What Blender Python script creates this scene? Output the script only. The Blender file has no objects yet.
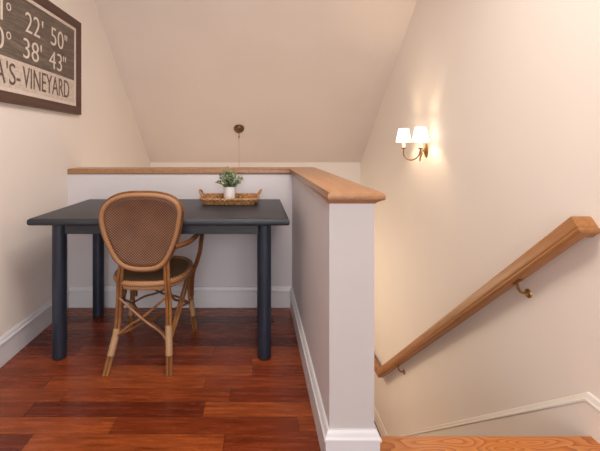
import bpy, bmesh, math, random
from mathutils import Vector, Matrix
random.seed(7)
C = bpy.context.scene
COL = C.collection
H = 1.18
PI = math.pi

# ------------------------------------------------------------------ camera
cd = bpy.data.cameras.new('camera'); cam = bpy.data.objects.new('camera', cd); COL.objects.link(cam)
cam.location = (0, 0, H); cam.rotation_euler = (PI/2, 0, 0)
cd.sensor_width = 36; cd.lens = 22.8; cd.shift_x = .075; cd.shift_y = -.134; cd.clip_start = .02
C.camera = cam
# ------------------------------------------------------------------ world, lights, exposure
w = bpy.data.worlds.new('world'); C.world = w; w.use_nodes = True
bg = w.node_tree.nodes['Background']; bg.inputs[0].default_value = (1.0, .965, .94, 1); bg.inputs[1].default_value = 1.32
def area(name, loc, rot, sx, sy, power, col):
    l = bpy.data.lights.new(name, 'AREA'); l.shape = 'RECTANGLE'; l.size = sx; l.size_y = sy; l.energy = power; l.color = col
    o = bpy.data.objects.new(name, l); o.location = loc; o.rotation_euler = rot; COL.objects.link(o); return o
def bulb(name, loc, power, col, r=.02):
    l = bpy.data.lights.new(name, 'POINT'); l.energy = power; l.color = col; l.shadow_soft_size = r
    o = bpy.data.objects.new(name, l); o.location = loc; COL.objects.link(o); return o
area('window_daylight', (.2, -2.3, 1.75), (math.radians(84), 0, 0), 2.2, 1.5, 34, (.93, .95, 1.0))
area('ceiling_lamp_light', (.1, 1.35, 2.66), (0, 0, 0), .9, .9, 27, (1, .91, .82))
C.view_settings.view_transform = 'Standard'; C.view_settings.look = 'None'
C.view_settings.gamma = 1; C.view_settings.exposure = 0.54; C.view_settings.use_curve_mapping = False

# ------------------------------------------------------------------ materials
def nodes(name):
    m = bpy.data.materials.new(name); m.use_nodes = True
    nt = m.node_tree; return m, nt, nt.nodes['Principled BSDF']
def N(nt, t, **k):
    n = nt.nodes.new(t)
    for a, v in k.items(): setattr(n, a, v)
    return n
def noise(nt, vec, scale, detail=4, rough=.55):
    n = N(nt, 'ShaderNodeTexNoise'); n.inputs['Scale'].default_value = scale
    n.inputs['Detail'].default_value = detail; n.inputs['Roughness'].default_value = rough
    nt.links.new(vec, n.inputs['Vector']); return n.outputs['Fac']
def ramp(nt, fac, stops):
    r = N(nt, 'ShaderNodeValToRGB'); e = r.color_ramp.elements
    while len(e) < len(stops): e.new(.5)
    for i, (p, c) in enumerate(stops): e[i].position = p; e[i].color = (*c, 1)
    nt.links.new(fac, r.inputs[0]); return r.outputs[0]
def mapping(nt, scale=(1,1,1), rot=(0,0,0), src='Object'):
    t = N(nt, 'ShaderNodeTexCoord'); m = N(nt, 'ShaderNodeMapping')
    m.inputs['Rotation'].default_value = rot; nt.links.new(t.outputs[src], m.inputs[0])
    k = N(nt, 'ShaderNodeMapping'); k.inputs['Scale'].default_value = scale; nt.links.new(m.outputs[0], k.inputs[0])
    return k.outputs[0]
def bump(nt, b, height, strength=.2, dist=.002):
    n = N(nt, 'ShaderNodeBump'); n.inputs['Strength'].default_value = strength; n.inputs['Distance'].default_value = dist
    nt.links.new(height, n.inputs['Height']); nt.links.new(n.outputs[0], b.inputs['Normal'])
def math_(nt, op, a, b=None, c=None):
    n = N(nt, 'ShaderNodeMath', operation=op)
    for i, v in enumerate((a, b, c)):
        if v is None: continue
        if isinstance(v, (int, float)): n.inputs[i].default_value = v
        else: nt.links.new(v, n.inputs[i])
    return n.outputs[0]
def mixc(nt, f, a, b, mode='MIX'):
    n = N(nt, 'ShaderNodeMix', data_type='RGBA', blend_type=mode)
    for i, v in ((0, f), (6, a), (7, b)):
        if isinstance(v, (int, float)): n.inputs[i].default_value = v
        elif isinstance(v, tuple): n.inputs[i].default_value = (*v, 1)
        else: nt.links.new(v, n.inputs[i])
    return n.outputs[2]
def mottled(name, c1, c2, rough=.6, scale=8, mscale=(1,1,1), bs=.1, bscale=200, metal=0, rot=(0,0,0)):
    m, nt, b = nodes(name); v = mapping(nt, mscale, rot)
    nt.links.new(ramp(nt, noise(nt, v, scale), [(.3, c1), (.7, c2)]), b.inputs['Base Color'])
    b.inputs['Roughness'].default_value = rough; b.inputs['Metallic'].default_value = metal
    if bs: bump(nt, b, noise(nt, v, bscale, 2), bs, .001)
    return m
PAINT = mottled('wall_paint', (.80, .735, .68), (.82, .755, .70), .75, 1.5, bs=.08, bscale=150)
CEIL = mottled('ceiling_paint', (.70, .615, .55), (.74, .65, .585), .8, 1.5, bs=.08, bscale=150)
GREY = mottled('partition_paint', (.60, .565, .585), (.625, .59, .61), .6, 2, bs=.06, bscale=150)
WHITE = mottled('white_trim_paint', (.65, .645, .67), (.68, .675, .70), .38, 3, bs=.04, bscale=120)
GREY_DIM = mottled('partition_paint_dimmed', (.515, .49, .49), (.535, .51, .51), .5, 2, bs=.05, bscale=120)  # partition grey, darkened for the end face to offset the strong frontal light
SKIRT = mottled('warm_white_trim_paint', (.80, .77, .72), (.83, .80, .75), .4, 3, bs=.04, bscale=120)
def wood(name, dark, mid, light, mscale, rot=(0,0,0), rough=.35, sc=1.0, coat=.0, bs=.12, st=(.25,.5,.75)):
    m, nt, b = nodes(name); v = mapping(nt, mscale, rot)
    n1 = noise(nt, v, 3*sc, 5, .6); 
    wv = N(nt, 'ShaderNodeTexNoise'); wv.inputs['Scale'].default_value = 14*sc; wv.inputs['Detail'].default_value = 3
    nt.links.new(v, wv.inputs['Vector'])
    f = math_(nt, 'ADD', math_(nt, 'MULTIPLY', n1, .6), math_(nt, 'MULTIPLY', wv.outputs['Fac'], .4))
    nt.links.new(ramp(nt, f, [(st[0], dark), (st[1], mid), (st[2], light)]), b.inputs['Base Color'])
    b.inputs['Roughness'].default_value = rough; b.inputs['Coat Weight'].default_value = coat
    bump(nt, b, f, bs, .001); return m
oak = ((.25, .105, .045), (.35, .175, .080), (.42, .225, .11))
OAKX = wood('oak_grain_across', *oak, (1, 14, 14), rough=.3, st=(.3,.5,.7))
OAKY = wood('oak_grain_lengthwise', *oak, (14, 1, 14), rough=.3, st=(.3,.5,.7))
OAKR = wood('oak_rail', (.26, .10, .03), (.37, .16, .052), (.44, .205, .075), (14, 1, 14), rot=(math.radians(40), 0, 0), rough=.42, st=(.3,.5,.7))
def oak_landing():
    m, nt, b = nodes('oak_landing'); v = mapping(nt, (1.3, 5.5, 1))
    n1 = N(nt, 'ShaderNodeTexNoise'); n1.inputs['Scale'].default_value = 2.2; n1.inputs['Detail'].default_value = 1
    nt.links.new(v, n1.inputs['Vector'])
    rings = math_(nt, 'FRACT', math_(nt, 'MULTIPLY', n1.outputs['Fac'], 16))
    fine = noise(nt, mapping(nt, (3, 90, 1)), 4, 3)
    f = math_(nt, 'ADD', math_(nt, 'MULTIPLY', rings, .7), math_(nt, 'MULTIPLY', fine, .3))
    nt.links.new(ramp(nt, f, [(.2, (.58, .22, .060)), (.55, (.52, .175, .04)), (.85, (.32, .085, .018))]), b.inputs['Base Color'])
    b.inputs['Roughness'].default_value = .3; return m
OAKL = oak_landing()
def cherry():
    m, nt, b = nodes('cherry_planks')
    t = N(nt, 'ShaderNodeTexCoord'); s = N(nt, 'ShaderNodeSeparateXYZ'); nt.links.new(t.outputs['Object'], s.inputs[0])
    W = .097; L = .78
    yr = math_(nt, 'DIVIDE', s.outputs[1], W); row = math_(nt, 'FLOOR', yr)
    wn = N(nt, 'ShaderNodeTexWhiteNoise', noise_dimensions='1D'); nt.links.new(row, wn.inputs['W'])
    xr = math_(nt, 'DIVIDE', math_(nt, 'ADD', s.outputs[0], math_(nt, 'MULTIPLY', wn.outputs['Value'], 5)), L)
    colm = math_(nt, 'FLOOR', xr)
    cb = N(nt, 'ShaderNodeCombineXYZ'); nt.links.new(row, cb.inputs[0]); nt.links.new(colm, cb.inputs[1])
    w2 = N(nt, 'ShaderNodeTexWhiteNoise', noise_dimensions='2D'); nt.links.new(cb.outputs[0], w2.inputs['Vector'])
    base = ramp(nt, w2.outputs['Value'], [(.0, (.10, .016, .006)), (.2, (.17, .028, .008)), (.6, (.235, .044, .011)), (1, (.31, .068, .016))])
    mp = N(nt, 'ShaderNodeMapping'); mp.inputs['Scale'].default_value = (1.6, 16, 1); nt.links.new(t.outputs['Object'], mp.inputs[0])
    va = N(nt, 'ShaderNodeVectorMath', operation='ADD'); nt.links.new(mp.outputs[0], va.inputs[0])
    sc = N(nt, 'ShaderNodeVectorMath', operation='SCALE'); nt.links.new(w2.outputs['Color'], sc.inputs[0]); sc.inputs['Scale'].default_value = 30
    nt.links.new(sc.outputs[0], va.inputs[1])
    g = noise(nt, va.outputs[0], 3, 6, .65)
    col = mixc(nt, .8, base, ramp(nt, g, [(.3, (.28, .22, .20)), (.5, (.80,.78,.76)), (.68, (1.1, 1.1, 1.0))]), 'MULTIPLY')
    fy = math_(nt, 'FRACT', yr); ey = math_(nt, 'MINIMUM', fy, math_(nt, 'SUBTRACT', 1, fy))
    fx = math_(nt, 'FRACT', xr); ex = math_(nt, 'MINIMUM', fx, math_(nt, 'SUBTRACT', 1, fx))
    gy = math_(nt, 'LESS_THAN', ey, .014); gx = math_(nt, 'LESS_THAN', ex, .0018)
    gap = math_(nt, 'MAXIMUM', gy, gx)
    col = mixc(nt, math_(nt, 'MULTIPLY', gap, .7), col, (.03, .008, .004))
    nt.links.new(col, b.inputs['Base Color'])
    nt.links.new(math_(nt, 'ADD', .16, math_(nt, 'MULTIPLY', g, .2)), b.inputs['Roughness'])
    b.inputs['Coat Weight'].default_value = .0
    bump(nt, b, math_(nt, 'SUBTRACT', math_(nt, 'MULTIPLY', g, .15), gap), .25, .001)
    return m
CHERRY = cherry()
NAVY = wood('navy_painted_wood', (.007, .009, .014), (.017, .020, .028), (.050, .052, .062), (1.2, 12, 12), rough=.42, bs=.25)
NAVYV = wood('navy_painted_leg', (.004, .007, .014), (.011, .018, .035), (.036, .048, .075), (12, 12, 1.2), rough=.45, bs=.25)
def weave(name, a, b_, c, k, axes=(0, 2), rough=.5, rot=0):
    m, nt, b = nodes(name); v = mapping(nt, (1,1,1), (0, rot, 0))
    s = N(nt, 'ShaderNodeSeparateXYZ'); nt.links.new(v, s.inputs[0])
    x = math_(nt, 'SINE', math_(nt, 'MULTIPLY', s.outputs[axes[0]], k)); z = math_(nt, 'SINE', math_(nt, 'MULTIPLY', s.outputs[axes[1]], k))
    p = math_(nt, 'MULTIPLY_ADD', math_(nt, 'MULTIPLY', x, z), .5, .5)
    n = noise(nt, v, 9, 3)
    f = math_(nt, 'ADD', math_(nt, 'MULTIPLY', p, .7), math_(nt, 'MULTIPLY', n, .3))
    nt.links.new(ramp(nt, f, [(.2, a), (.5, b_), (.8, c)]), b.inputs['Base Color'])
    b.inputs['Roughness'].default_value = rough; bump(nt, b, p, .6, .002); return m
CANE_WEAVE = weave('woven_cane', (.025, .009, .005), (.115, .048, .023), (.30, .15, .08), 440)
SEAT_WEAVE = weave('woven_seat', (.035, .018, .008), (.17, .092, .042), (.40, .24, .12), 420, axes=(0, 1))
RATTAN = mottled('rattan_cane', (.13, .048, .014), (.30, .125, .038), .35, 14, bs=.2, bscale=80)
RATTAN_D = mottled('dark_rattan_cane', (.09, .032, .010), (.19, .07, .022), .35, 14, bs=.2, bscale=80)
BIND = weave('cane_binding', (.16, .08, .038), (.32, .185, .095), (.44, .275, .15), 700, axes=(2, 2))
HOOP = weave('wrapped_hoop', (.20, .085, .032), (.34, .165, .07), (.45, .24, .115), 520, axes=(0, 2))
BRONZE = mottled('antique_bronze', (.10, .055, .028), (.20, .12, .06), .35, 60, metal=.8, bs=0)
BRASS = mottled('aged_brass', (.28, .16, .06), (.42, .26, .10), .3, 60, metal=.9, bs=0)
CORD = mottled('gold_cord', (.42, .27, .12), (.55, .37, .18), .5, 60, bs=0)
POT = mottled('white_ceramic', (.78, .76, .77), (.82, .80, .80), .35, 5, bs=0)
SOIL = mottled('soil', (.03, .02, .012), (.07, .045, .03), .9, 80, bs=.3)
LEAF = mottled('leaf_green', (.09, .16, .06), (.27, .36, .17), .5, 60, bs=0)
LEAFL = mottled('pale_bud', (.42, .48, .24), (.52, .55, .30), .5, 60, bs=0)
BASKET = mottled('water_hyacinth', (.14, .055, .018), (.55, .29, .11), .6, 75, bs=.6, bscale=160)
FRAME = wood('frame_wood', (.055, .026, .018), (.085, .042, .029), (.12, .062, .043), (12, 1, 12), rough=.5)
SIGND = wood('weathered_dark_board', (.07, .053, .042), (.13, .10, .08), (.25, .20, .165), (1, 1.2, 16), rough=.7, sc=1.2, st=(.3, .5, .72))
SIGNL = wood('weathered_light_board', (.20, .15, .12), (.52, .44, .38), (.66, .57, .50), (1, 7, 16), rough=.7, sc=1.5, st=(.25,.42,.6))
CREAM = mottled('cream_paint', (.62, .53, .46), (.72, .63, .55), .6, 30, bs=0)
INK = mottled('dark_lettering', (.07, .045, .035), (.20, .14, .11), .7, 60, bs=0)
def shade_mat(name, e, col):
    m, nt, b = nodes(name); b.inputs['Base Color'].default_value = (.9, .85, .78, 1); b.inputs['Roughness'].default_value = .8
    f = ramp(nt, noise(nt, mapping(nt, (1,1,1)), 90), [(.3, (col[0]*.96, col[1]*.96, col[2]*.96)), (.7, col)])
    nt.links.new(f, b.inputs['Emission Color']); b.inputs['Emission Strength'].default_value = e; return m
SHADE = shade_mat('lit_fabric_shade', 2.0, (1, .86, .66))
GLOW = shade_mat('glowing_bulb', 14, (1, .75, .45))
CANDLE = mottled('candle_sleeve', (.80, .72, .60), (.85, .78, .66), .5, 9, bs=0)

# ------------------------------------------------------------------ mesh helpers
def obj(name, bm, mat, parent=None, smooth=False, rel=None):
    me = bpy.data.meshes.new(name); bmesh.ops.recalc_face_normals(bm, faces=bm.faces)
    if rel is not None: bmesh.ops.translate(bm, verts=bm.verts, vec=-Vector(rel))
    bm.to_mesh(me); bm.free()
    if smooth:
        for p in me.polygons: p.use_smooth = True
        try: me.set_sharp_from_angle(angle=math.radians(40))
        except Exception: pass
    me.materials.append(mat)
    o = bpy.data.objects.new(name, me); COL.objects.link(o)
    if parent: o.parent = parent
    elif rel is not None: o.location = rel
    return o
def struct(name, bm, mat, smooth=False):
    o = obj(name, bm, mat, None, smooth); o['kind'] = 'structure'; return o
def thing(name, label, cat, loc):
    o = bpy.data.objects.new(name, None); COL.objects.link(o); o.location = loc; o.empty_display_size = .1
    o['label'] = label; o['category'] = cat; return o
def box(bm, x0, x1, y0, y1, z0, z1, bev=0, seg=2):
    r = bmesh.ops.create_cube(bm, size=1)
    for v in r['verts']:
        v.co = Vector(((x0+x1)/2+v.co.x*(x1-x0), (y0+y1)/2+v.co.y*(y1-y0), (z0+z1)/2+v.co.z*(z1-z0)))
    if bev:
        es = list({e for v in r['verts'] for e in v.link_edges})
        bmesh.ops.bevel(bm, geom=es, offset=bev, segments=seg, profile=.5, affect='EDGES')
def prism(bm, pts, axis, a, b):
    """extrude a 2-D outline along an axis (0: pts are (y,z); 1: (x,z); 2: (x,y))"""
    def mk(p, t): return {0: (t, p[0], p[1]), 1: (p[0], t, p[1]), 2: (p[0], p[1], t)}[axis]
    A = [bm.verts.new(mk(p, a)) for p in pts]; B = [bm.verts.new(mk(p, b)) for p in pts]
    bm.faces.new(A); bm.faces.new(B[::-1]); n = len(pts)
    for i in range(n): bm.faces.new((A[i], A[(i+1) % n], B[(i+1) % n], B[i]))
def catmull(pts, k=8, closed=False):
    P = [Vector(p) for p in pts]; out = []; n = len(P)
    rng = range(n if closed else n-1)
    for i in rng:
        if closed: a, b, c, d = P[(i-1) % n], P[i], P[(i+1) % n], P[(i+2) % n]
        else: a, b, c, d = P[max(i-1, 0)], P[i], P[i+1], P[min(i+2, n-1)]
        for j in range(k):
            t = j/k
            out.append(.5*((2*b)+(c-a)*t+(2*a-5*b+4*c-d)*t*t+(3*b-a-3*c+d)*t**3))
    if not closed: out.append(P[-1])
    return out
def tube(bm, pts, r, n=8, closed=False, rf=None):
    P = [Vector(p) for p in pts]; m = len(P); rings = []
    t0 = (P[1]-P[0]).normalized(); up = Vector((0, 0, 1)) if abs(t0.z) < .9 else Vector((1, 0, 0))
    nrm = t0.cross(up).normalized()
    for i in range(m):
        if closed: t = (P[(i+1) % m]-P[(i-1) % m]).normalized()
        else: t = (P[min(i+1, m-1)]-P[max(i-1, 0)]).normalized()
        nrm = (nrm-t*nrm.dot(t)).normalized(); bi = t.cross(nrm)
        rr = rf(i/(m-1 if not closed else m)) * r if rf else r
        rings.append([bm.verts.new(P[i]+rr*(math.cos(a)*nrm+math.sin(a)*bi)) for a in [2*PI*j/n for j in range(n)]])
    for i in range(m if closed else m-1):
        A, B = rings[i], rings[(i+1) % m]
        for j in range(n): bm.faces.new((A[j], A[(j+1) % n], B[(j+1) % n], B[j]))
    if not closed: bm.faces.new(rings[0][::-1]); bm.faces.new(rings[-1])
def lathe(bm, prof, c=(0,0,0), n=24, M=None):
    """prof: (radius, z) list, closed on the axis when r is 0"""
    rings = []
    for r, z in prof:
        if r < 1e-6: rings.append([bm.verts.new((0, 0, z))])
        else: rings.append([bm.verts.new((r*math.cos(2*PI*j/n), r*math.sin(2*PI*j/n), z)) for j in range(n)])
    for A, B in zip(rings, rings[1:]):
        for j in range(n):
            k = (j+1) % n
            if len(A) == 1 and len(B) == 1: continue
            if len(A) == 1: bm.faces.new((A[0], B[j], B[k]))
            elif len(B) == 1: bm.faces.new((A[j], A[k], B[0]))
            else: bm.faces.new((A[j], A[k], B[k], B[j]))
    T = Matrix.Translation(Vector(c)) @ (M if M else Matrix.Identity(4))
    for R in rings:
        for v in R: v.co = T @ v.co
def new(): return bmesh.new()

# ------------------------------------------------------------------ room shell
XL, XR, YF = -1.365, 1.375, 4.95
YB, YE = 2.774, 1.380            # front face of back partition; near end of side partition
TH = .163; XP = .270; YN = 1.545 # partition thickness, its left face, stair nosing
ZL = -1.96; ZC = 2.72; SL = .84; Z0 = .955; ZB = -2.1
YK = YF - (ZC-Z0)/SL             # where the slope meets the flat ceiling
YR = -2.6
outline = [(YR, ZB), (YF+.12, ZB), (YF+.12, Z0), (YK, ZC+.12), (YR, ZC+.12)]
b = new(); prism(b, outline, 0, XL-.12, XL); struct('wall_left', b, PAINT)
b = new(); prism(b, outline, 0, XR, XR+.12); struct('wall_right', b, PAINT)
b = new(); box(b, XL, XR, YF, YF+.12, ZB, Z0+.05); struct('wall_far', b, PAINT)
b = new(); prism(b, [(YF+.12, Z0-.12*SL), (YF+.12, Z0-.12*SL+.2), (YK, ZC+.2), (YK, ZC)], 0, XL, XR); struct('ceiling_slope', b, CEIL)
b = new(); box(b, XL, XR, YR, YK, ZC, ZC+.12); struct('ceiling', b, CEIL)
b = new(); box(b, XL, XP+TH, YR, YB+.05, -.25, 0); struct('floor', b, CHERRY)
b = new(); box(b, XP+TH, XR, YR, YE+.0, -.25, 0); struct('floor_hall', b, CHERRY)
b = new(); box(b, XP+TH, XR, YE, YN, -.028, 0, .008); struct('trim_landing', b, OAKL)
b = new(); box(b, XP+TH, XR, YE, YN-.03, -.25, -.028); struct('floor_landing_base', b, WHITE)
b = new(); box(b, XL, XR, 3.6, YF, ZL-.12, ZL); struct('floor_lower', b, CHERRY)
# partitions
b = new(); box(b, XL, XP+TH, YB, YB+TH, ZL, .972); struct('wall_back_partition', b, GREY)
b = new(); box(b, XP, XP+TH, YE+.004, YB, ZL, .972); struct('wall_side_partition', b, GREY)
b = new(); box(b, XP, XP+TH, YE, YE+.004, 0, .972); struct('wall_partition_end', b, GREY_DIM)
# stair treads and risers
R_, T_ = .196, .2325
for k in range(1, 10):
    b = new(); y = YN+(k-1)*T_
    box(b, XP+TH, XR, y-.03, y+T_, -k*R_-.028, -k*R_, .006)
    struct('floor_stair_tread', b, OAKX)
for k in range(0, 10):
    b = new(); y = YN+k*T_-.03
    box(b, XP+TH, XR, y-.02, y, -(k+1)*R_, -k*R_-.028); struct('trim_stair_riser', b, WHITE)
# oak caps on the partitions, with a small bed moulding
def cap_outline(o):
    i = min(o, .010)
    return [(XL, YB-i), (XP-i, YB-i), (XP-i, YE-o*.7), (XP+TH+o, YE-o*.7), (XP+TH+o, YB+TH+o), (XL, YB+TH+o)]
b = new(); prism(b, cap_outline(.034), 2, .981, 1.008)
bmesh.ops.bevel(b, geom=[e for e in b.edges if abs(e.verts[0].co.z-e.verts[1].co.z) < 1e-5], offset=.009, segments=4, profile=.5, affect='EDGES')
bmesh.ops.delete(b, geom=[], context='VERTS'); struct('trim_oak_cap', b, OAKY, True)
b = new()
lo = [b.verts.new((x, y,   .968)) for x, y in cap_outline(.004)]
mi = [b.verts.new((x, y, .974)) for x, y in cap_outline(.010)]
up = [b.verts.new((x, y, .981)) for x, y in cap_outline(.024)]
for A, B in ((lo, mi), (mi, up)):
    for i in range(6): b.faces.new((A[i], A[(i+1) % 6], B[(i+1) % 6], B[i]))
b.faces.new(up); struct('trim_cap_moulding', b, OAKX)

# baseboards: outline (distance from wall, height)
BP = [(0, 0), (.016, 0), (.016, .112), (.021, .116), (.021, .124), (.015, .130), (.011, .142), (.006, .150), (0, .150)]
def base_run(name, pts, normals, slope_pts=None, mat=WHITE):
    """sweep the baseboard outline through pts (x,y,z); normals give the mitred outward offset"""
    b = new(); rings = []
    for p, n in zip(pts, normals):
        rings.append([b.verts.new((p[0]+n[0]*u, p[1]+n[1]*u, p[2]+v)) for u, v in BP])
    m = len(BP)
    for A, B in zip(rings, rings[1:]):
        for i in range(m): b.faces.new((A[i], A[(i+1) % m], B[(i+1) % m], B[i]))
    b.faces.new(rings[0]); b.faces.new(rings[-1][::-1]); struct(name, b, mat)
base_run('baseboard_left', [(XL, YR, 0), (XL, YB, 0)], [(1, 0), (1, -1)])
base_run('baseboard_back', [(XL, YB, 0), (XP, YB, 0)], [(1, -1), (-1, -1)])
base_run('baseboard_partition', [(XP, YB, 0), (XP, YE, 0), (XP+TH, YE, 0), (XP+TH, YN-.002, 0)], [(-1, -1), (-1, -1), (1, -1), (1, 0)])
# right wall: level board, then the stair skirt going down with the flight
b = new()
SK = .845
prism(b, [(YR, 0), (YN, 0), (YN, -.3), (3.75, ZL+.0), (YF, ZL), (YF, ZL+.14), (3.93, ZL+.14), (YN+.025, .128), (YR, .128)], 0, XR-.014, XR)
struct('baseboard_right', b, PAINT)
b = new()
cap = [(0, .124), (.014, .124), (.018, .128), (.018, .136), (.014, .142), (.010, .160), (.004, .164), (0, .164)]
path = [(YR, 0), (YN+.02, 0), (3.93, -(3.93-YN-.02)*SK), (YF, -(3.93-YN-.02)*SK)]
rings = [[b.verts.new((XR-u, y, z+v)) for u, v in cap] for y, z in path]
for A, B in zip(rings, rings[1:]):
    for i in range(len(cap)): b.faces.new((A[i], A[(i+1) % len(cap)], B[(i+1) % len(cap)], B[i]))
b.faces.new(rings[0]); b.faces.new(rings[-1][::-1]); struct('trim_stair_skirt', b, SKIRT)

# ------------------------------------------------------------------ table
t = thing('table', 'dark navy painted wooden table with round legs against the low partition', 'table', (-.512, 2.375, 0))
tr = t.location
b = new(); box(b, -1.204, .183, 2.004, 2.748, .753, .791)
es = [e for e in b.edges if abs(e.verts[0].co.z-e.verts[1].co.z) < 1e-5]
bmesh.ops.bevel(b, geom=es, offset=.014, segments=5, profile=.5, affect='EDGES'); obj('tabletop', b, NAVY, t, True, tr)
for x in (-1.086, .052):
    for y in (2.112, 2.636):
        b = new(); lathe(b, [(0, 0), (.030, 0), (.0365, .006), (.0375, .02), (.0375, .750), (0, .750)], (x, y, 0), 28)
        obj('leg', b, NAVYV, t, True, tr)
for x0, x1, y0, y1 in ((-1.059, .018, 2.100, 2.122), (-1.059, .018, 2.633, 2.655), (-1.104, -1.082, 2.145, 2.60), (.041, .063, 2.145, 2.60)):
    b = new(); box(b, x0, x1, y0, y1, .688, .750, .002, 1); obj('apron', b, NAVY, t, False, tr)

# ------------------------------------------------------------------ handrail
hr = thing('handrail', 'oak stair handrail on the right wall sloping down beside the stairs', 'handrail', (XR, 1.577, .875)); ho = hr.location.copy()
d = Vector((0, 1, -SK)).normalized(); nv = Vector((0, SK, 1)).normalized(); X_ = Vector((1, 0, 0))
RP = [(0, .003), (-.014, .002), (-.021, -.001), (-.0245, -.006), (-.0262, -.018), (-.0272, -.040), (-.0276, -.052), (-.0255, -.055), (-.0295, -.058), (-.0300, -.063), (-.0285, -.067), (-.025, -.070), (-.022, -.074)]
RP = RP + [(-u, v) for u, v in RP[::-1][:-1]]
P0 = Vector((1.3185, 1.577, .875)); P1 = P0 + d*((4.02-1.577)/d.y)
bis = (nv+Vector((0, 0, 1))).normalized(); k1 = 1/bis.dot(nv)
b = new(); R0, R1, R2, R3, R4 = [], [], [], [], []
for u, v in RP:
    a = P0 + X_*u + d*u + nv*v
    R0.append(b.verts.new((XR, a.y, a.z))); R1.append(b.verts.new(a))
    q = P1 + X_*u + bis*(v*k1); R2.append(b.verts.new(q))
    R3.append(b.verts.new((P0.x+u, 4.62+u*-1, P1.z+v)))
    R4.append(b.verts.new((XR, 4.62-u, P1.z+v)))
n = len(RP)
for A, B in ((R0, R1), (R1, R2), (R2, R3), (R3, R4)):
    for i in range(n): b.faces.new((A[i], A[(i+1) % n], B[(i+1) % n], B[i]))
b.faces.new(R0); b.faces.new(R4[::-1]); obj('rail', b, OAKR, hr, True, ho)
for y in (1.91, 3.50):
    zr = P0.z - SK*(y-P0.y) - .074/ (nv.z)
    br = new()
    M = Matrix.Rotation(-PI/2, 4, 'Y')
    lathe(br, [(0, .012), (.012, .012), (.016, .008), (.021, .006), (.023, .0)], (XR, y, zr-.062), 20, M)
    tube(br, catmull([(XR-.008, y, zr-.062), (XR-.028, y, zr-.060), (XR-.048, y, zr-.045), (P0.x, y, zr-.012), (P0.x, y, zr+.0)], 6), .0065, 10)
    tube(br, [(P0.x, y-.024, zr+SK*.024-.003), (P0.x, y+.024, zr-SK*.024-.003)], .009, 8)
    o = obj('bracket', br, BRASS, hr, True, ho); o['label'] = 'aged brass wall bracket'

# ------------------------------------------------------------------ wall sconce
YS, ZS = 3.05, 1.135
sc = thing('wall_sconce', 'two-armed brass wall sconce with white fabric shades lit on the right wall', 'wall lamp', (XR, YS, ZS)); so = sc.location.copy()
b = new(); M = Matrix.Rotation(-PI/2, 4, 'Y') @ Matrix.Diagonal((1.7, 1, 1, 1))
lathe(b, [(0, .018), (.012, .017), (.022, .010), (.030, .007), (.034, 0)], (XR, YS, ZS), 24, M)
lathe(b, [(0, -.055), (.006, -.050), (.010, -.038), (.016, -.02), (.012, -.006), (.008, .01), (0, .014)], (XR-.045, YS, ZS), 16)
tube(b, [(XR-.01, YS, ZS), (XR-.045, YS, ZS)], .007, 10); obj('backplate', b, BRASS, sc, True, so)
for sgn, xs, ys in ((1, 1.252, 3.20), (-1, 1.272, 2.92)):
    b = new()
    tube(b, catmull([(XR-.045, YS, ZS-.005), (XR-.062, YS+(ys-YS)*.25, ZS-.06), ((XR-.045+xs)/2-.012, YS+(ys-YS)*.6, ZS-.078), (xs, YS+(ys-YS)*.95, ZS-.045), (xs, ys, ZS+.015)], 8), .0052, 8)
    lathe(b, [(0, .010), (.008, .012), (.020, .020), (.021, .023), (.010, .026), (0, .026)], (xs, ys, ZS), 18)
    arm = obj('arm', b, BRASS, sc, True, so)
    b = new(); lathe(b, [(0, .026), (.0115, .026), (.0115, .085), (.006, .087), (0, .087)], (xs, ys, ZS), 14)
    obj('candle_sleeve', b, CANDLE, arm, True, so)
    b = new(); lathe(b, [(0, .087), (.008, .09), (.013, .103), (.009, .120), (0, .132)], (xs, ys, ZS), 12); obj('bulb', b, GLOW, arm, True, so)
    b = new(); z0 = 1.205-ZS; z1 = z0+.113
    lathe(b, [(.062, z0), (.040, z1), (.0385, z1), (.0605, z0), (.062, z0)], (xs, ys, ZS), 32); obj('lamp_shade', b, SHADE, sc, True, so)
    bulb('sconce_bulb_light', (xs, ys, ZS+.112), 22, (1, .74, .48), .012)

# ------------------------------------------------------------------ pendant lamp in the stairwell
yc = 4.446; xc = -.187; zc = Z0+SL*(YF-yc)
pe = thing('pendant_lamp', 'bronze ceiling canopy with thin cord hanging behind the low partition', 'ceiling lamp', (xc, yc, zc)); po = pe.location.copy()
b = new(); M = Matrix.Rotation(PI-math.atan(SL), 4, 'X')
M = Matrix.Rotation(math.atan(SL), 4, 'X').inverted() @ Matrix.Rotation(PI, 4, 'X')
lathe(b, [(.060, 0), (.062, .010), (.056, .028), (.042, .042), (.016, .050), (0, .052)], (xc, yc, zc), 28, M); obj('canopy', b, BRONZE, pe, True, po)
b = new(); lathe(b, [(0, -.125), (.005, -.12), (.008, -.10), (.004, -.085), (.004, -.055), (.010, -.048), (.012, -.03), (0, -.02)], (xc, yc-.012, zc), 12)
obj('cord_grip', b, BRONZE, pe, True, po)
b = new(); tube(b, [(xc, yc-.012, zc-.12), (xc, yc-.012, .12)], .0028, 6); obj('cord', b, CORD, pe, True, po)
b = new(); lathe(b, [(.012, .13), (.02, .10), (.10, -.06), (.097, -.06), (.017, .10), (0, .12)], (xc, yc-.012, 0), 28); obj('lamp_shade', b, BRONZE, pe, True, po)
b = new(); lathe(b, [(0, .06), (.012, .05), (.026, .0), (.02, -.02), (0, -.03)], (xc, yc-.012, 0), 14); obj('bulb', b, GLOW, pe, True, po)
bulb('pendant_bulb_light', (xc, yc-.012, -.10), 26, (1, .78, .52), .04)

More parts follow.
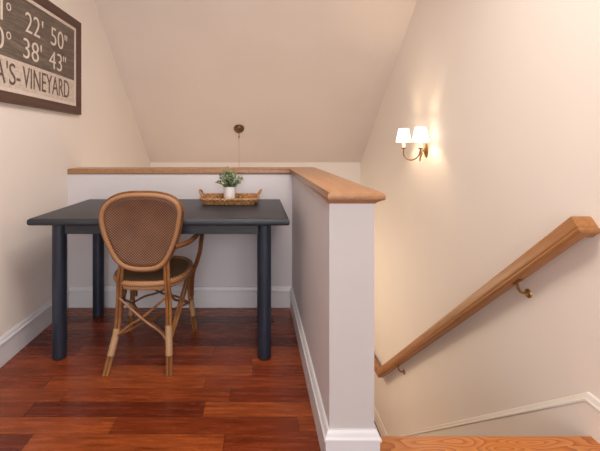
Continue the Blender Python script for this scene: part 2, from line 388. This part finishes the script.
# ------------------------------------------------------------------ framed sign on the left wall
sg = thing('framed_sign', 'dark wood framed weathered board sign with coordinates on the left wall', 'wall art', (XL, 2.05, 1.77)); go = sg.location.copy()
Y0, Y1, Z0_, Z1_ = 1.12, 2.925, 1.412, 2.118
def rect_frame(y0, y1, z0, z1, wd, x0, x1, bev):
    b = new()
    O = [(y0, z0), (y1, z0), (y1, z1), (y0, z1)]; I = [(y0+wd, z0+wd), (y1-wd, z0+wd), (y1-wd, z1-wd), (y0+wd, z1-wd)]
    v = {k: [b.verts.new((x, p[0], p[1])) for p in L] for k, (x, L) in {'ob': (x0, O), 'of': (x1, O), 'if': (x1-bev, I), 'ib': (x0, I)}.items()}
    for a, c in (('ob', 'of'), ('of', 'if'), ('if', 'ib'), ('ib', 'ob')):
        for i in range(4): j = (i+1) % 4; b.faces.new((v[a][i], v[a][j], v[c][j], v[c][i]))
    return b
obj('frame', rect_frame(Y0, Y1, Z0_, Z1_, .060, XL, XL+.028, .006), FRAME, sg, False, go)
obj('inner_border', rect_frame(Y0+.058, Y1-.058, Z0_+.058, Z1_-.058, .024, XL, XL+.016, 0), CREAM, sg, False, go)
ZD = 1.662
b = new(); box(b, XL, XL+.012, Y0+.08, Y1-.08, ZD, Z1_-.08); obj('dark_board', b, SIGND, sg, False, go)
b = new(); box(b, XL, XL+.012, Y0+.08, Y1-.08, Z0_+.08, ZD); obj('light_board', b, SIGNL, sg, False, go)
def letters(txt, ya, yb, z, h, mat, off=.0, name='lettering'):
    cu = bpy.data.curves.new('txt', 'FONT'); cu.body = txt; cu.size = 1; cu.extrude = .01; cu.offset = off
    o = bpy.data.objects.new('txt', cu); COL.objects.link(o); dg = bpy.context.evaluated_depsgraph_get(); dg.update()
    me = bpy.data.meshes.new_from_object(o.evaluated_get(dg)); bpy.data.objects.remove(o)
    xs = [v.co.x for v in me.vertices]; ys = [v.co.y for v in me.vertices]
    x0, x1, y0, y1 = min(xs), max(xs), min(ys), max(ys)
    for v in me.vertices:
        v.co = Vector((XL+.0125+.002*(v.co.z > 0), ya+(v.co.x-x0)/(x1-x0)*(yb-ya), z+(v.co.y-y0)/(y1-y0)*h)) - go
    me.materials.append(mat); q = bpy.data.objects.new(name, me); COL.objects.link(q); q.parent = sg
def yat(x): return 380*1.345/(255-x)
for txt, x0, x1, z, h in (("22", 26.5, 41, 1.850, .120), ("50", 52, 64.3, 1.848, .120), ("38", 24.5, 39.8, 1.692, .118), ("43", 50.3, 62.8, 1.690, .118),
                          ("'", 43, 44.2, 1.925, .042), ('"', 65.6, 68, 1.925, .038), ("'", 41.6, 42.8, 1.768, .042), ('"', 64.2, 66.8, 1.768, .038)):
    letters(txt, yat(x0), yat(x1), z, h, CREAM, -.008)
for txt, y0, y1, z, h in (('41', 1.87, 2.035, 1.850, .120), ('70', 1.87, 2.045, 1.692, .118), ('°', 2.066, 2.105, 1.918, .042), ('°', 2.066, 2.105, 1.760, .042)):
    letters(txt, y0, y1, z, h, CREAM, -.008)
letters("MARTHA'S-", 1.50, yat(21.5), 1.515, .125, INK, -.004)
letters("VINEYARD", yat(24), yat(70.0), 1.520, .122, INK, -.004)
# ------------------------------------------------------------------ rattan chair
CX = -.585
ch = thing('rattan_chair', 'honey rattan armchair with woven cane back pushed under the table', 'chair', (CX, 2.17, 0)); co = ch.location.copy()
hoop = [(141,191),(124,192.3),(111,197),(102.5,205),(98.8,216),(100.3,229),(105,243),(112,257),(119.5,266),(130,271),(144,272.5),(158,271),(167.5,264.5),(174,254),(180,238.5),(183.3,223),(184.2,211),(180.5,201.5),(171.5,195),(158,191.8)]
CXB = -.573
def bY(z): return 1.925+(.95-z)*.14
out2 = []
for px, py in hoop:
    z = .75
    for _ in range(4): s = 380/bY(z); z = H-(py-145)/s
    out2.append(((px-255)/s-.005, z))
loop = [Vector((p.x, p.y)) for p in catmull([(a, c, 0) for a, c in out2], 5, True)]
def inset(L, dd):
    r = []; n = len(L)
    for i in range(n):
        tt = (L[(i+1) % n]-L[i-1]).normalized(); nn = Vector((-tt.y, tt.x))
        r.append(L[i]+nn*dd)
    return r
cen = sum(loop, Vector((0, 0)))/len(loop)
sg_ = 1 if (inset(loop, .01)[0]-cen).length < (loop[0]-cen).length else -1
def curve3(L, dy, dish=0): return [Vector((p.x, bY(p.y)+dy+dish, p.y)) for p in L]
b = new(); tube(b, curve3(inset(loop, .007*sg_), .010), .0085, 8, True); obj('back_frame', b, RATTAN_D, ch, True, co)
b = new(); tube(b, curve3(inset(loop, .020*sg_), -.002), .0125, 10, True); obj('back_hoop', b, HOOP, ch, True, co)
# woven back panel, gently dished
b = new(); inner = inset(loop, .022*sg_); R = []
for k in range(7):
    f = 1-k/7; ring = []
    for p in inner:
        q = cen+(p-cen)*f; ring.append(b.verts.new((q.x, bY(q.y)+.022*(1-f*f), q.y)))
    R.append(ring)
cv = b.verts.new((cen.x, bY(cen.y)+.022, cen.y)); n = len(inner)
for A, B in zip(R, R[1:]):
    for i in range(n): b.faces.new((A[i], A[(i+1) % n], B[(i+1) % n], B[i]))
for i in range(n): b.faces.new((R[-1][i], R[-1][(i+1) % n], cv))
pn = obj('backrest', b, CANE_WEAVE, ch, True, co)
sm = pn.modifiers.new('thick', 'SOLIDIFY'); sm.thickness = .005
# seat
def seat_out(a, k=1.0):
    c, s = math.cos(a), math.sin(a)
    x = .198*math.copysign(abs(c)**.72, c)*(1+.06*s); y = .232*math.copysign(abs(s)**.78, s)
    return Vector((CX+x*k, 2.21+y*k, 0))
NS = 48
b = new(); R = []
for k in range(8):
    f = 1-k/8
    R.append([b.verts.new(seat_out(2*PI*i/NS, f)+Vector((0, 0, .462-.018*(1-f*f)))) for i in range(NS)])
cv = b.verts.new((CX, 2.21, .444))
for A, B in zip(R, R[1:]):
    for i in range(NS): b.faces.new((A[i], A[(i+1) % NS], B[(i+1) % NS], B[i]))
for i in range(NS): b.faces.new((R[-1][i], R[-1][(i+1) % NS], cv))
st = obj('seat', b, SEAT_WEAVE, ch, True, co); sm = st.modifiers.new('thick', 'SOLIDIFY'); sm.thickness = .008
b = new()
tube(b, [seat_out(2*PI*i/NS)+Vector((0, 0, .456)) for i in range(NS)], .015, 10, True)
tube(b, [seat_out(2*PI*i/NS, .97)+Vector((0, 0, .432)) for i in range(NS)], .011, 8, True); obj('seat_rim', b, HOOP, ch, True, co)
# legs: two canes side by side and a bound section
def leg(path, zlo, zhi, doff):
    P = catmull(path, 8); b = new(); D = Vector(doff)
    for s in (-1, 1): tube(b, [p+D*s for p in P], .0088, 8)
    l = obj('leg', b, RATTAN, ch, True, co)
    Q = [p for p in P if zlo-.02 <= p.z <= zhi+.02]
    b = new(); tube(b, Q, .0185, 12, rf=lambda t: 1+.03*math.sin(t*80)); o = obj('binding', b, BIND, l, True, co); o['label'] = 'pale cane binding wrapped round the leg'
leg([(-.766,1.945,.0), (-.742,1.965,.11), (-.722,1.99,.22), (-.715,1.998,.36), (-.708,1.992,.48), (-.694,1.992,.58)], .11, .21, (.0088, .0, 0))
leg([(-.440,1.945,.0), (-.444,1.965,.11), (-.452,1.99,.22), (-.455,1.998,.36), (-.462,1.992,.48), (-.464,1.992,.575)], .11, .22, (.0088, .0, 0))
leg([(-.378,2.405,.0), (-.392,2.385,.13), (-.402,2.37,.24), (-.402,2.36,.35), (-.398,2.352,.44)], .12, .20, (.008, .006, 0))
leg([(-.792,2.415,.0), (-.778,2.395,.13), (-.768,2.38,.24), (-.768,2.37,.35), (-.772,2.36,.44)], .12, .20, (.008, -.006, 0))
def arm(mir):
    f = (lambda x: 2*CX-x+.03) if mir else (lambda x: x)
    k = -1 if mir else 1
    x0 = -.742 if mir else -.412
    p = [(x0, 1.962, .655), (f(-.358), 2.01, .664), (f(-.333), 2.09, .670), (f(-.324), 2.18, .676), (f(-.318), 2.26, .674), (f(-.320), 2.305, .645), (f(-.328), 2.32, .60), (f(-.338), 2.335, .53), (f(-.362), 2.35, .45), (f(-.382), 2.36, .40), (f(-.392), 2.366, .33), (f(-.395), 2.37, .24)]
    b = new(); tube(b, catmull(p, 6), .0135, 8); obj('arm', b, RATTAN_D, ch, True, co)
arm(False); arm(True)
def brace(p, r=.0065, m=RATTAN): b = new(); tube(b, catmull(p, 6), r, 7); obj('brace', b, m, ch, True, co)
brace([(-.705,1.975,.385), (-.58,1.972,.275), (-.50,1.975,.215), (-.458,1.975,.165)])
brace([(-.730,1.972,.180), (-.66,1.985,.235), (-.575,1.985,.29), (-.465,1.985,.385)])
brace([(-.735,1.985,.175), (-.60,2.15,.19), (-.50,2.28,.19), (-.408,2.365,.20)])
brace([(-.455,1.985,.172), (-.58,2.15,.176), (-.69,2.28,.178), (-.765,2.375,.20)])
brace([(-.770,2.372,.19), (-.69,2.372,.235), (-.58,2.376,.27), (-.42,2.37,.38)], m=RATTAN_D)
brace([(-.400,2.372,.19), (-.48,2.366,.235), (-.60,2.362,.27), (-.75,2.37,.38)], m=RATTAN_D)
for sx, off in ((1, 0), (1, .016), (-1, 0), (-1, .016)):
    X1 = lambda x: x if sx > 0 else 2*CX-x
    brace([(X1(-.405+off), 2.345, .425), (X1(-.415+off), 2.25, .36), (X1(-.432+off), 2.10, .26), (X1(-.445+off*.4), 1.995, .17)], .0075)
brace([(-.408, 2.36, .20), (-.43, 2.22, .27), (-.447, 2.10, .33), (-.455, 2.005, .42)], m=RATTAN_D)
brace([(-.762, 2.36, .20), (-.745, 2.22, .27), (-.725, 2.10, .33), (-.712, 2.005, .42)], m=RATTAN_D)

# ------------------------------------------------------------------ tray basket with plant
ZT = .7915; tx, ty = -.166, 2.565
bk = thing('tray_basket', 'shallow rectangular woven tray basket with ear handles on the navy table', 'basket', (tx, ty, ZT)); bo = bk.location.copy()
def rrect(hx, hy, r, n=6):
    L = []
    for cx, cy, a0 in ((hx-r, hy-r, 0), (-hx+r, hy-r, PI/2), (-hx+r, -hy+r, PI), (hx-r, -hy+r, 1.5*PI)):
        for j in range(n+1): a = a0+j*PI/2/n; L.append(Vector((cx+r*math.cos(a), cy+r*math.sin(a), 0)))
    return L
def dense(L, step=.004):
    o = []
    for i in range(len(L)):
        a, c = L[i], L[(i+1) % len(L)]; m = max(1, int((c-a).length/step))
        for j in range(m): o.append(a.lerp(c, j/m))
    return o
b = new()
for k in range(4):
    f = k/3; L = dense(rrect(.168+.020*f, .112+.020*f, .04)); m = len(L)
    P = [Vector((tx, ty, ZT+.0085+k*.0105))+p+Vector((0, 0, .0012*math.sin(i*.9+k*PI))) + p.normalized()*.0022*math.sin(i*.9+k*PI) for i, p in enumerate(L)]
    tube(b, P, .0075, 6, True, rf=lambda t: 1+.25*math.sin(t*m*.9))
obj('wall_coils', b, BASKET, bk, True, bo)
b = new(); prism(b, [(tx+p.x, ty+p.y) for p in rrect(.168, .112, .04)], 2, ZT+.001, ZT+.007); obj('base', b, BASKET, bk, False, bo)
for s in (-1, 1):
    b = new()
    P = [(tx+s*.186, ty-.045, ZT+.050), (tx+s*.200, ty-.038, ZT+.075), (tx+s*.206, ty, ZT+.086), (tx+s*.200, ty+.038, ZT+.075), (tx+s*.186, ty+.045, ZT+.050)]
    tube(b, catmull(P, 8), .0065, 7, rf=lambda t: 1+.15*math.sin(t*70)); obj('handle', b, BASKET, bk, True, bo)
px_, py_ = -.172, 2.575; ZP = ZT+.0075
pl = thing('potted_plant', 'small bushy green plant in a white pot standing in the tray basket', 'plant', (px_, py_, ZP)); lo_ = pl.location.copy()
b = new(); lathe(b, [(0, 0), (.034, 0), (.036, .003), (.043, .098), (.043, .101), (.040, .101), (.038, .088), (0, .088)], (px_, py_, ZP), 28); obj('pot', b, POT, pl, True, lo_)
b = new(); lathe(b, [(.0378, .0885), (.03, .092), (0, .094)], (px_, py_, ZP), 20); obj('soil', b, SOIL, pl, True, lo_)
bl, bs_ = new(), new()
base = Vector((px_, py_, ZP+.09))
def leafmesh(bm, p, dr, up, L, W):
    side = dr.cross(up).normalized(); nr = side.cross(dr).normalized()
    pts = [(0, 0), (.3, .42), (.6, .5), (.85, .28), (1, 0)]
    A = [p+dr*L*a+side*W*w_+nr*(-L*.18*a*a+.12*W) for a, w_ in pts]; B = [p+dr*L*a-side*W*w_+nr*(-L*.18*a*a+.12*W) for a, w_ in pts]
    M_ = [p+dr*L*a+nr*(-L*.18*a*a) for a, w_ in pts]
    vA = [bm.verts.new(x) for x in A[1:4]]; vB = [bm.verts.new(x) for x in B[1:4]]; vM = [bm.verts.new(x) for x in M_]
    for V in (vA, vB):
        bm.faces.new((vM[0], V[0], vM[1])); bm.faces.new((vM[1], V[0], V[1], vM[2])); bm.faces.new((vM[2], V[1], V[2], vM[3])); bm.faces.new((vM[3], V[2], vM[4]))
for i in range(46):
    a = random.uniform(0, 2*PI); tl = random.uniform(.05, 1.15) if i else .02
    ln = (random.uniform(.060, .080)+.042*math.cos(tl)**2) if i else .135
    dv = Vector((math.cos(a)*math.sin(tl), math.sin(a)*math.sin(tl), math.cos(tl)))
    s0 = base+Vector((math.cos(a), math.sin(a), 0))*.018*min(1, tl); P = [s0, s0+dv*ln*.5+Vector((0, 0, .006)), s0+dv*ln]
    P = catmull(P, 4); tube(bs_, P, .0013, 5)
    for k in range(9 if i else 12):
        f = .2+.8*k/(8 if i else 11); q = P[min(len(P)-1, int(f*(len(P)-1)))]
        aa = random.uniform(0, 2*PI); ld = (dv*.55+Vector((math.cos(aa), math.sin(aa), random.uniform(-.2, .6)))*.75).normalized()
        leafmesh(bl, q, ld, Vector((0, 0, 1)) if abs(ld.z) < .9 else Vector((1, 0, 0)), random.uniform(.018, .028), random.uniform(.010, .014))
    if i % 3 == 0:
        bf = new(); r = bmesh.ops.create_icosphere(bf, subdivisions=1, radius=.0065)
        for v in r['verts']: v.co = v.co*random.uniform(.85, 1.15)+P[-1]
        obj('bud', bf, LEAFL, pl, True, lo_)
obj('foliage', bl, LEAF, pl, False, lo_); obj('stems', bs_, LEAF, pl, True, lo_)
